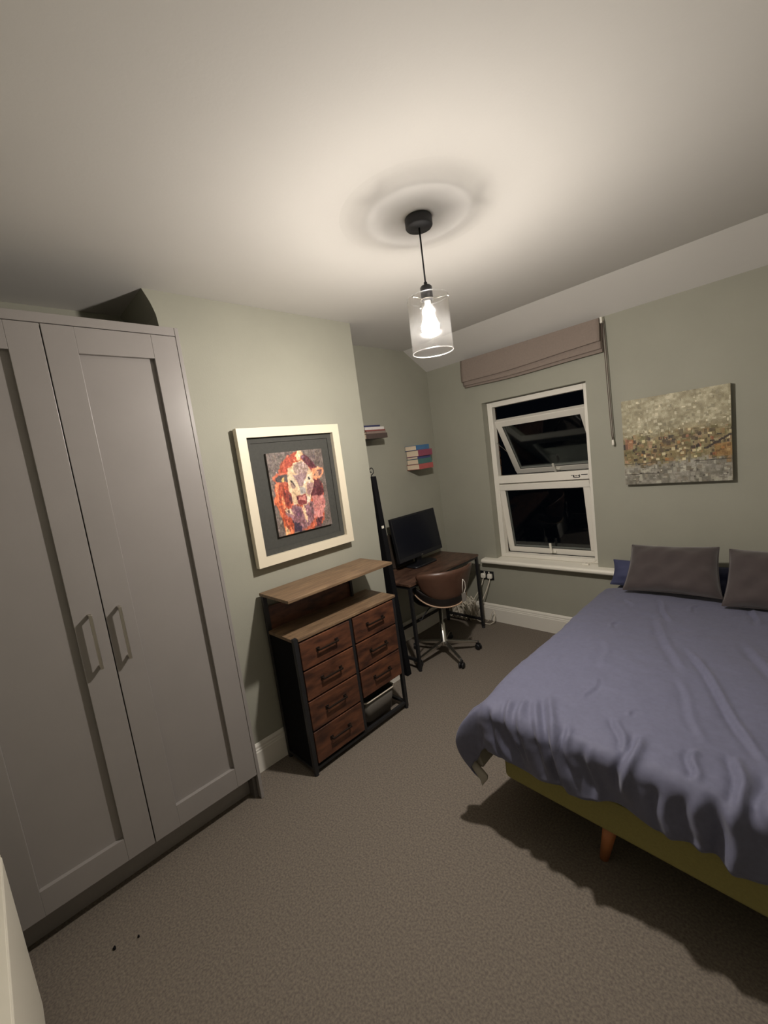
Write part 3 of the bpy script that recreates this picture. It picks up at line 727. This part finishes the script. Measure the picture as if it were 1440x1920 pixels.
MB().tube([(hx+0.233*math.cos(t), hy+0.233*math.sin(t), z_trim(t)-0.002) for t in np.linspace(TH-D(90), TH+D(90), 40)], 0.006, 8).build('edge_trim', 'tan_edge', sc_)
sp_ = []
for r_, z in ((0.0, 0.480), (0.16, 0.482), (0.20, 0.492), (0.216, 0.512), (0.212, 0.535), (0.18, 0.548), (0.0, 0.552)): sp_.append((r_, z))
MB().lathe(sp_, (hx, hy, 0), 36).build('seat', 'dark_leather', sc_)
B(hx-0.07, hx+0.07, hy-0.05, hy+0.05, 0.452, 0.482).build('seat_plate', 'black_metal', sc_, bevel=0.004)
MB().lathe([(0.0, 0.455), (0.016, 0.455), (0.016, 0.28), (0.025, 0.278), (0.025, 0.13), (0.034, 0.125), (0.036, 0.085), (0.0, 0.085)], (hx, hy, 0), 24).build('gas_post', 'chrome', sc_)
a0 = math.atan2(-0.583-hy, 0.283-hx)
for k in range(5):
    a = a0-2*PI*k/5; d = Vector((math.cos(a), math.sin(a), 0)); sd = Vector((-d.y, d.x, 0))
    p0 = Vector((hx, hy, 0.125))+d*0.028; p1 = Vector((hx, hy, 0.078))+d*0.285
    m = MB(); v = []
    for p, wd2, ht in ((p0, 0.018, 0.032), (p1, 0.012, 0.016)):
        for s in (-1, 1):
            v += [p+sd*s*wd2, p+sd*s*wd2*0.7+Vector((0, 0, -ht))]
    v2 = v
    m.add(v2, [(0, 2, 6, 4), (1, 5, 7, 3), (0, 4, 5, 1), (2, 3, 7, 6), (0, 1, 3, 2), (4, 6, 7, 5)])
    arm = m.build('base_arm', 'chrome', sc_, bevel=0.003)
    cw = MB(); cc = Vector((hx, hy, 0.0255))+d*0.288; wa = (sd*0.6+d*0.8).normalized()
    for s in (-1, 1): cw.lathe([(0, -0.008), (0.020, -0.008), (0.0255, -0.004), (0.0255, 0.004), (0.020, 0.008), (0, 0.008)], cc+wa*s*0.013, 18, axis=wa)
    cw.cyl(cc-wa*0.015, cc+wa*0.015, 0.006, n=8); cw.cyl(cc+Vector((0, 0, 0.01)), cc+Vector((0, 0, 0.052)), 0.007, n=8)
    cw.obox(cc+Vector((0, 0, 0.022)), wa, wa.cross(Vector((0, 0, 1))), (0, 0, 1), 0.006, 0.02, 0.012)
    cw.build('caster', 'caster_black', arm)
MB().tube([(hx-0.01, hy-0.05, 0.465), (hx+0.02, hy-0.17, 0.462), (0.097, -1.04, 0.430), (0.10, -1.068, 0.412), (0.10, -1.085, 0.410), (0.10, -1.092, 0.424)], 0.005, 8).build('lever', 'black_metal', sc_)
tg = MB()
th_ = math.atan2(-0.843-hy, 0.24)
cg = Vector((hx, hy, 0)); dg = Vector((math.cos(th_), math.sin(th_), 0)); sg = Vector((-dg.y, dg.x, 0))
tg.tube([cg+dg*0.312+Vector((0, 0, 0.715)), cg+dg*0.318+sg*0.014+Vector((0, 0, 0.690)), cg+dg*0.312+sg*0.020+Vector((0, 0, 0.64)), cg+dg*0.302+sg*0.010+Vector((0, 0, 0.600)), cg+dg*0.302-sg*0.004+Vector((0, 0, 0.60)), cg+dg*0.308-sg*0.008+Vector((0, 0, 0.65)), cg+dg*0.312+Vector((0, 0, 0.715))], 0.002, 6)
tgo = tg.build('tag_string', 'white_plastic', sc_)
MB().obox(cg+dg*0.300+sg*0.006+Vector((0, 0, 0.567)), sg, (0, 0, 1), dg, 0.022, 0.034, 0.0015).build('hang_tag', 'tag_card', sc_)

# ------------------------------------------------------------------ wall socket, plugs and cables
so = thing('wall_socket', (0.055, 0, 0.42), 'black double wall socket under the window sill', 'socket')
B(-0.020, 0.126, -0.010, -0.001, 0.418, 0.502).build('face_plate', 'black_plastic', so, bevel=0.003)
for x in (0.028, 0.078): B(x-0.006, x+0.006, -0.013, -0.009, 0.482, 0.498).build('switch', 'white_plastic', so)
def plug(x, cord, lab):
    p = thing('plug', (x, -0.01, 0.46), lab, 'plug', 'plugs in the black socket')
    m = MB(); ra = rrect(0, 0, 0.024, 0.024, 0.012, 0, 5)
    R1 = [(x+a, -0.010, 0.458+b) for a, b, _ in ra]; R2 = [(x+a, -0.032, 0.458+b) for a, b, _ in ra]; R3 = [(x+a*.75, -0.042, 0.458+b*.75) for a, b, _ in ra]
    m.grid([R1, R2, R3], True, wrap=True); n = len(ra); m.add(R1, [tuple(range(n))]); m.add(R3, [tuple(range(n))])
    m.build('plug_body', 'white_plastic', p); MB().tube(cord, 0.0045, 6).build('cord', 'cable_white', p)
plug(0.020, [(0.020, -0.028, 0.436), (0.016, -0.04, 0.40), (-0.02, -0.07, 0.31), (-0.073, -0.10, 0.222), (-0.12, -0.11, 0.13)], 'white plug on the left of the black wall socket')
plug(0.092, [(0.092, -0.028, 0.436), (0.088, -0.04, 0.40), (0.06, -0.07, 0.31), (0.030, -0.10, 0.232), (-0.02, -0.11, 0.12)], 'white plug on the right of the black wall socket')
rng = np.random.default_rng(5)
ct = MB()
for k in range(44):
    c = Vector((-0.21+rng.normal(0, .095), -0.105+rng.normal(0, .02), 0.105+rng.normal(0, .018)))
    if c.x > -0.05: c.x = -0.1
    a = rng.random()*PI; ra, rb = 0.035+rng.random()*0.045, 0.06+rng.random()*0.05
    ux = Vector((math.cos(a)*0.7, 0.25*math.sin(a*3), 0.55*math.sin(a))).normalized(); uz = Vector((-0.3+0.6*rng.random(), 0.3*(rng.random()-.5), 1)).normalized()
    P = []
    for q in range(20):
        t = 2*PI*q/20; p = c+ux*ra*math.cos(t)+uz*rb*math.sin(t)*(1+.15*math.sin(2*t+k)); p.z = max(p.z, 0.006); P.append(p)
    ct.tube(P, 0.0042, 5, closed=True)
ct.tube([(-0.10, -0.11, 0.05), (-0.02, -0.12, 0.02), (0.05, -0.12, 0.006), (0.10, -0.115, 0.006), (0.135, -0.10, 0.03), (0.145, -0.085, 0.10), (0.130, -0.075, 0.135), (0.105, -0.075, 0.11), (0.09, -0.085, 0.05), (0.06, -0.10, 0.02)], 0.0045, 6)
tag(ct.build('cable_tangle', 'cable_white'), 'tangle of white cables on the floor under the desk', 'cables', kind='stuff')

# ------------------------------------------------------------------ wall stacked books
def book(x0, x1, ya, yb, za, zb, colr, lab, grp, spine='x'):
    nm = 'cover_%d' % len(MATS)
    mat(nm, colr, 0.55, var=0.06, vscale=40)
    o = thing('book', ((x0+x1)/2, (ya+yb)/2, za), lab, 'book', grp)
    t = 0.003
    c = MB().box(x0, x1, ya, yb, za, za+t).box(x0, x1, ya, yb, zb-t, zb).box(x1-t, x1, ya, yb, za+t, zb-t)
    c.build('cover', nm, o)
    B(x0+0.004, x1-t, ya+0.004, yb-0.004, za+t, zb-t).build('page_block', 'paper', o)
def bracket(y, z, d, hgt, lab):
    o = MB().box(XA, XA+d, y-0.05, y+0.05, z-0.003, z).build('shelf_bracket', 'black_metal')
    tag(o, lab, 'bracket')
za = 1.884
bracket(-0.985, za, 0.12, 0.05, 'thin metal bracket under the flat stack of dark and white books')
for (xe, ya, yb, h_, c, lab) in ((-0.215, -1.10, -0.862, 0.040, rgb(74, 62, 58), 'thick dark brown book at the bottom of the stack by the chimney breast'),
                                  (-0.222, -1.09, -0.868, 0.018, rgb(124, 108, 100), 'grey-brown book second from bottom beside the chimney breast'),
                                  (-0.220, -1.10, -0.876, 0.012, rgb(120, 66, 62), 'thin reddish book in the stack beside the chimney breast'),
                                  (-0.226, -1.10, -0.882, 0.022, rgb(198, 194, 190), 'white book second from top beside the chimney breast'),
                                  (-0.245, -1.09, -0.905, 0.016, rgb(52, 54, 86), 'navy book on top of the stack beside the chimney breast')):
    book(XA+0.004, xe, ya, yb, za, za+h_, c, lab, 'books stacked beside the chimney breast'); za += h_+0.0005
zb_ = 1.572
bracket(-0.34, zb_, 0.12, 0.06, 'thin metal bracket under the stack of coloured books above the monitor')
for (xe, ya, yb, h_, c, lab) in ((-0.248, -0.465, -0.262, 0.048, rgb(172, 88, 86), 'coral red book at the bottom of the stack above the monitor'),
                                  (-0.262, -0.455, -0.258, 0.048, rgb(74, 112, 108), 'green book second from bottom of the stack above the monitor'),
                                  (-0.268, -0.450, -0.262, 0.022, rgb(70, 74, 120), 'thin blue book in the middle of the stack above the monitor'),
                                  (-0.252, -0.452, -0.250, 0.058, rgb(142, 72, 92), 'thick plum book second from top of the stack above the monitor'),
                                  (-0.262, -0.462, -0.275, 0.044, rgb(70, 110, 150), 'light blue book on top of the stack above the monitor')):
    book(XA+0.004, xe, ya, yb, zb_, zb_+h_, c, lab, 'books stacked above the monitor'); zb_ += h_+0.0005

# ------------------------------------------------------------------ bed
bd = thing('bed', (1.95, -1.0, 0), 'low bed base with olive green upholstered sides and wooden legs', 'bed')
foot = [(1.275, -1.925), (2.62, -1.995), (2.66, -0.035), (1.275, -0.035)]
def rpoly(pts, z, r=0.05, n=5):
    out = []; m = len(pts)
    for i in range(m):
        p = Vector(pts[i]); a = (Vector(pts[i-1])-p).normalized(); b = (Vector(pts[(i+1) % m])-p).normalized()
        for k in range(n):
            t = k/(n-1); q = (p+a*r)*(1-t)**2+p*2*t*(1-t)+(p+b*r)*t*t
            out.append((q.x, q.y, z))
    return out
bb = MB(); rows = [rpoly(foot, 0.215), rpoly(foot, 0.222), rpoly(foot, 0.345), rpoly(foot, 0.352)]
bb.grid(rows, True, wrap=True); bb.add(rows[0], [tuple(range(20))]); bb.add(rows[-1], [tuple(range(20))])
bb.build('base', 'bed_green', bd)
for (x, y, sx, sy) in ((1.725, -1.885, -1, 1), (2.28, -1.885, 1, 1), (1.725, -0.98, -1, 0), (2.28, -0.98, 1, 0), (1.725, -0.12, -1, 0), (2.28, -0.12, 1, 0)):
    MB().cyl((x, y, 0.215), (x+sx*0.045, y+sy*0.012, 0.0), 0.029, 0.017, 16).build('leg', 'leg_wood', bd)
mt = MB(); mfoot = [(1.262, -1.935), (2.625, -1.955), (2.645, -0.04), (1.265, -0.04)]
rows = [rpoly(mfoot, 0.353, .06), rpoly(mfoot, 0.372, .075), rpoly(mfoot, 0.53, .075), rpoly([(x, y) for x, y in mfoot], 0.545, .08)]
mt.grid(rows, True, wrap=True); mt.add(rows[0], [tuple(range(20))]); mt.add(rows[-1], [tuple(range(20))])
tag(mt.build('mattress', 'mattress'), 'mattress in a blue sheet under the duvet', 'mattress')

# duvet: a sheet that rolls over the mattress edges and hangs
def duvet():
    rng = np.random.default_rng(21)
    XL, XRR, YF, YH = 1.262, 2.63, -1.945, -0.30
    A, Bq, C = 0.40, 0.235, 0.34
    nx, ny = 260, 240
    a, b = np.meshgrid(np.linspace(-A, (XRR-XL)+C, nx), np.linspace(-Bq, YH-YF, ny))
    W_ = XRR-XL; R = 0.062; arc = R*PI/2
    ca_ = np.clip(a, 0, W_); cb_ = np.maximum(b, 0); da = a-ca_; db = b-cb_
    # the hem at the foot is uneven
    hem = 1+0.05*np.sin(9*(XL+a)+1)+0.03*np.sin(27*(XL+a))+0.05*np.sin(4*(XL+a)+2)
    db = db*np.where(a > 0, hem, 1.0)
    d = np.hypot(da, db); dd = np.maximum(d, 1e-9); ux, uy = da/dd, db/dd
    xc, yc = XL+a, YF+b                       # unrolled cloth coordinates
    al = np.minimum(d/R, PI/2)
    ex = np.maximum(d-arc, 0)
    h = R*np.sin(al)+0.05*ex; v = R*(1-np.cos(al))+ex*0.985
    phi = np.arctan2(-uy, -ux)                # 0 = left side, pi/2 = foot
    corner = np.where((ux < -0.02) & (uy < -0.02), np.exp(-((phi-0.42)/0.42)**2), 0)
    corner = np.maximum(corner, np.where((uy > -0.02) & (ux < -0.5), np.exp(-(0.42/0.42)**2)*np.exp(-((yc-YF)/0.16)**2), 0))
    h += corner*0.115*np.sin(np.clip((d-0.06)/0.37, 0, 1)*PI)
    h += corner*0.022*np.sin(phi*11+0.6)*np.clip(v/0.12, 0, 1)
    # soft folds down the drop
    sft = np.clip(v/0.15, 0, 1)*np.where(corner > 0.4, 0.3, 1)
    q = xc+0.7*yc
    h += sft*(0.011*np.sin(13*q+1.5*np.sin(4*q))+0.006*np.sin(31*q+2+1.2*np.sin(7*q)))
    # creases, drawn on the flat cloth: start, end, height, width
    cr = [((1.287, -1.98), (1.36, -2.18), .014, .012), ((1.33, -1.90), (1.433, -2.13), .013, .012), ((1.385, -1.86), (1.47, -2.12), .012, .013),
          ((1.44, -1.85), (1.562, -2.14), .013, .014), ((1.48, -1.80), (1.636, -2.18), .022, .017), ((1.60, -1.92), (1.65, -2.10), .012, .013),
          ((1.74, -1.80), (1.815, -1.95), .011, .012), ((1.845, -1.86), (1.821, -2.11), .020, .016), ((1.70, -1.98), (1.73, -2.18), .010, .014),
          ((1.99, -1.83), (2.014, -1.96), .012, .012), ((2.105, -1.80), (2.132, -2.01), .016, .014), ((2.11, -2.0), (2.113, -2.20), .024, .022), ((2.02, -2.02), (2.03, -2.2), .014, .018),
          ((2.20, -1.84), (2.19, -2.02), .020, .020), ((1.93, -2.03), (1.95, -2.19), .012, .016),
          ((1.862, -1.10), (2.16, -1.76), .013, .013), ((1.874, -1.40), (2.004, -1.76), .006, .014), ((1.60, -0.46), (1.709, -0.755), .010, .012), ((1.64, -0.74), (1.868, -1.32), .009, .018),
          ((1.591, -1.738), (1.604, -1.58), .005, .009), ((1.758, -1.756), (1.782, -1.71), .006, .009), ((1.466, -0.99), (1.455, -0.89), .007, .010), ((1.762, -0.58), (1.776, -0.46), .008, .010),
          ((2.04, -0.40), (2.08, -0.62), .010, .012), ((2.06, -0.9), (2.35, -1.65), .010, .018), ((1.42, -0.50), (1.50, -0.62), .006, .014), ((2.2, -0.6), (2.3, -1.1), .008, .02),
          ((1.30, -1.1), (1.36, -1.5), .004, .02), ((1.52, -1.2), (1.58, -1.45), .004, .016)]
    dz = 0.006*np.sin(3.1*xc+2*yc)+0.005*np.sin(5.3*yc-2.2*xc)+0.0022*np.sin(11*xc+7*yc)
    for (p, e, hh_, w2) in cr:
        vx, vy = e[0]-p[0], e[1]-p[1]; L = math.hypot(vx, vy)
        t = ((xc-p[0])*vx+(yc-p[1])*vy)/L/L; n_ = ((xc-p[0])*vy-(yc-p[1])*vx)/L
        n_ = n_+0.006*np.sin(t*7+p[0]*20)
        env = np.clip(np.minimum((t+0.12)/0.35, (1.12-t)/0.3), 0, 1); env = env*env*(3-2*env)
        dz += hh_*env*(np.exp(-(n_/w2)**2)-0.75*np.exp(-((n_-1.7*w2)/w2)**2))
    dz += (smooth_noise(rng, ny, nx, 30)-.5)*0.005+(smooth_noise(rng, ny, nx, 70)-.5)*0.0025
    e_ = np.minimum(ca_, W_-ca_)
    top = 0.582+0.018*(1-np.exp(-e_/0.12))*(1-np.exp(-cb_/0.15))
    X = XL+ca_+ux*(h+dz*np.sin(al)); Y = YF+cb_+uy*(h+dz*np.sin(al)); Zz = top-v+dz*np.cos(al)
    P = np.stack([X, Y, Zz], -1)
    m = MB(); m.grid([[tuple(p) for p in row] for row in P.tolist()], True)
    o = m.build('duvet', 'duvet')
    me = o.data
    if sum(p.normal.z for p in me.polygons) < 0: me.flip_normals()
    me.materials.append(MATS['duvet_lining'])
    s_ = o.modifiers.new('thickness', 'SOLIDIFY'); s_.thickness = 0.008; s_.offset = -1; s_.material_offset = 1; s_.material_offset_rim = 0
    return o
tag(duvet(), 'blue-grey cotton duvet spread over the bed with its corner hanging', 'duvet')

def cushion(name, c, ux, uz, w_, h_, t_, m, label, cat, group=None, pinch=0.05, seed=1, taper=0.0):
    ux = Vector(ux).normalized(); uz = Vector(uz).normalized(); uy = uz.cross(ux).normalized(); uz = ux.cross(uy).normalized() if ux.cross(uy).dot(uz) > 0 else uz
    rng = np.random.default_rng(seed); ph = rng.random(6)*6.28
    n = 34; mb = MB(); c = Vector(c)
    for side in (1, -1):
        rows = []
        for i in range(n+1):
            row = []
            for j in range(n+1):
                u = -1+2*j/n; v = -1+2*i/n
                u_ = math.sin(u*PI/2); v_ = math.sin(v*PI/2)
                th = (max(0, 1-abs(u_)**3.2)*max(0, 1-abs(v_)**3.2))**0.55
                ex = (1-taper*v_)*(1-pinch*(1-v_*v_)*abs(u_)**3); ez = 1-pinch*1.2*(1-u_*u_)*abs(v_)**3
                wr = 0.006*math.sin(6*u_+4*v_+ph[0])+0.004*math.sin(11*u_-7*v_+ph[1])+0.004*math.sin(9*v_+ph[2])
                row.append(c+ux*(u_*w_/2*ex)+uz*(v_*h_/2*ez)+uy*side*(th*(t_/2+wr)))
            rows.append(row)
        mb.grid(rows, True)
    o = mb.build(name, m)
    e = MB()
    seam = []
    for k in range(4):
        for q in range(16):
            s = -1+2*q/16; s = math.sin(s*PI/2)
            u_, v_ = ((s, -1), (1, s), (-s, 1), (-1, -s))[k]
            ex = (1-taper*v_)*(1-pinch*(1-v_*v_)*abs(u_)**3); ez = 1-pinch*1.2*(1-u_*u_)*abs(v_)**3
            seam.append(c+ux*(u_*w_/2*ex)+uz*(v_*h_/2*ez))
    WLOC[o.name] = Vector((0, 0, 0))
    e.tube(seam, 0.0035, 5, closed=True).build('seam', m, o)
    tag(o, label, cat, group)
    return o
cushion('bed_pillow', (1.575, -0.140, 0.655), (1, 0.0, 0.0), (0, 0.42, 0.62), 0.70, 0.19, 0.12, 'navy_cotton', 'navy pillow behind the cushion nearest the window', 'pillow', 'navy pillows', seed=3)
cushion('bed_pillow', (2.290, -0.140, 0.685), (1, 0.0, 0.0), (0, 0.42, 0.62), 0.68, 0.25, 0.12, 'navy_cotton', 'navy pillow behind the cushion at the right edge', 'pillow', 'navy pillows', seed=4)
cushion('velvet_cushion', (1.632, -0.300, 0.758), (1, 0.02, 0.018), (0.075, 0.24, 0.30), 0.505, 0.335, 0.13, 'velvet_brown', 'brown velvet cushion nearest the window, leaning on the pillows', 'cushion', 'brown velvet cushions', seed=5, taper=0.05)
cushion('velvet_cushion', (2.172, -0.345, 0.755), (1, 0.03, 0.0), (0.085, 0.24, 0.32), 0.515, 0.355, 0.13, 'velvet_brown', 'brown velvet cushion cut off by the right edge of the photo', 'cushion', 'brown velvet cushions', seed=6, taper=0.05)

# ------------------------------------------------------------------ radiator beside the wardrobe
rd = thing('radiator', (0.93, -3.605, 0.06), 'white panel radiator with top grille beside the wardrobe', 'radiator')
rx0, rx1, ry0, ry1, rz0, rz1 = 0.465, 1.40, -3.648, -3.552, 0.06, 0.634
B(rx0, rx1, ry1-0.012, ry1, rz0, rz1-0.006).build('front_panel', 'radiator_white', rd, bevel=0.006)
B(rx0, rx0+0.004, ry0, ry1-0.013, rz0+0.02, rz1-0.002).build('side_panel', 'radiator_white', rd)
B(rx1-0.004, rx1, ry0, ry1-0.013, rz0+0.02, rz1-0.002).build('side_panel', 'radiator_white', rd)
B(rx0, rx1, ry0, ry0+0.012, rz0, rz1-0.006).build('back_panel', 'radiator_white', rd)
for ya in (ry1-0.024, ry0+0.002): B(rx0, rx1, ya, ya+0.022, rz1-0.006, rz1).build('top_rail', 'radiator_white', rd, bevel=0.002)
gr = MB(); k = rx0+0.012
while k < rx1-0.012:
    gr.box(k, k+0.006, ry0+0.024, ry1-0.024, rz1-0.006, rz1-0.001); k += 0.014
gr.build('grille', 'radiator_white', rd)['kind'] = 'stuff'
B(rx0+0.01, rx1-0.01, ry0+0.03, ry1-0.03, rz0+0.03, rz1-0.03).build('convector_fins', 'grille_dark', rd)
for x in (rx0+0.12, rx1-0.12): B(x-0.012, x+0.012, YN+0.0005, ry0+0.002, rz0+0.1, rz1-0.1).build('wall_bracket', 'radiator_white', rd)
for x in (rx0+0.03, rx1-0.03): MB().cyl((x, -3.60, 0.0), (x, -3.60, rz0+0.03), 0.008, n=10).build('pipe', 'nickel', rd)

# specks of fluff on the carpet
for (x, y, s, lab) in ((0.402, -3.34, 0.009, 'dark speck of fluff on the carpet nearest the radiator'), (0.432, -3.264, 0.006, 'smaller dark speck of fluff on the carpet near the wardrobe')):
    m = MB(); rows = []
    for i in range(6):
        a = PI*i/5
        rows.append([(x+s*math.sin(a)*math.cos(t)*(1+.3*math.sin(3*t)), y+0.6*s*math.sin(a)*math.sin(t), 0.004+0.004*math.cos(a)) for t in np.linspace(0, 2*PI, 11)[:-1]])
    m.grid(rows, True, wrap=True)
    tag(m.build('carpet_fluff', 'black_fabric'), lab, 'fluff')
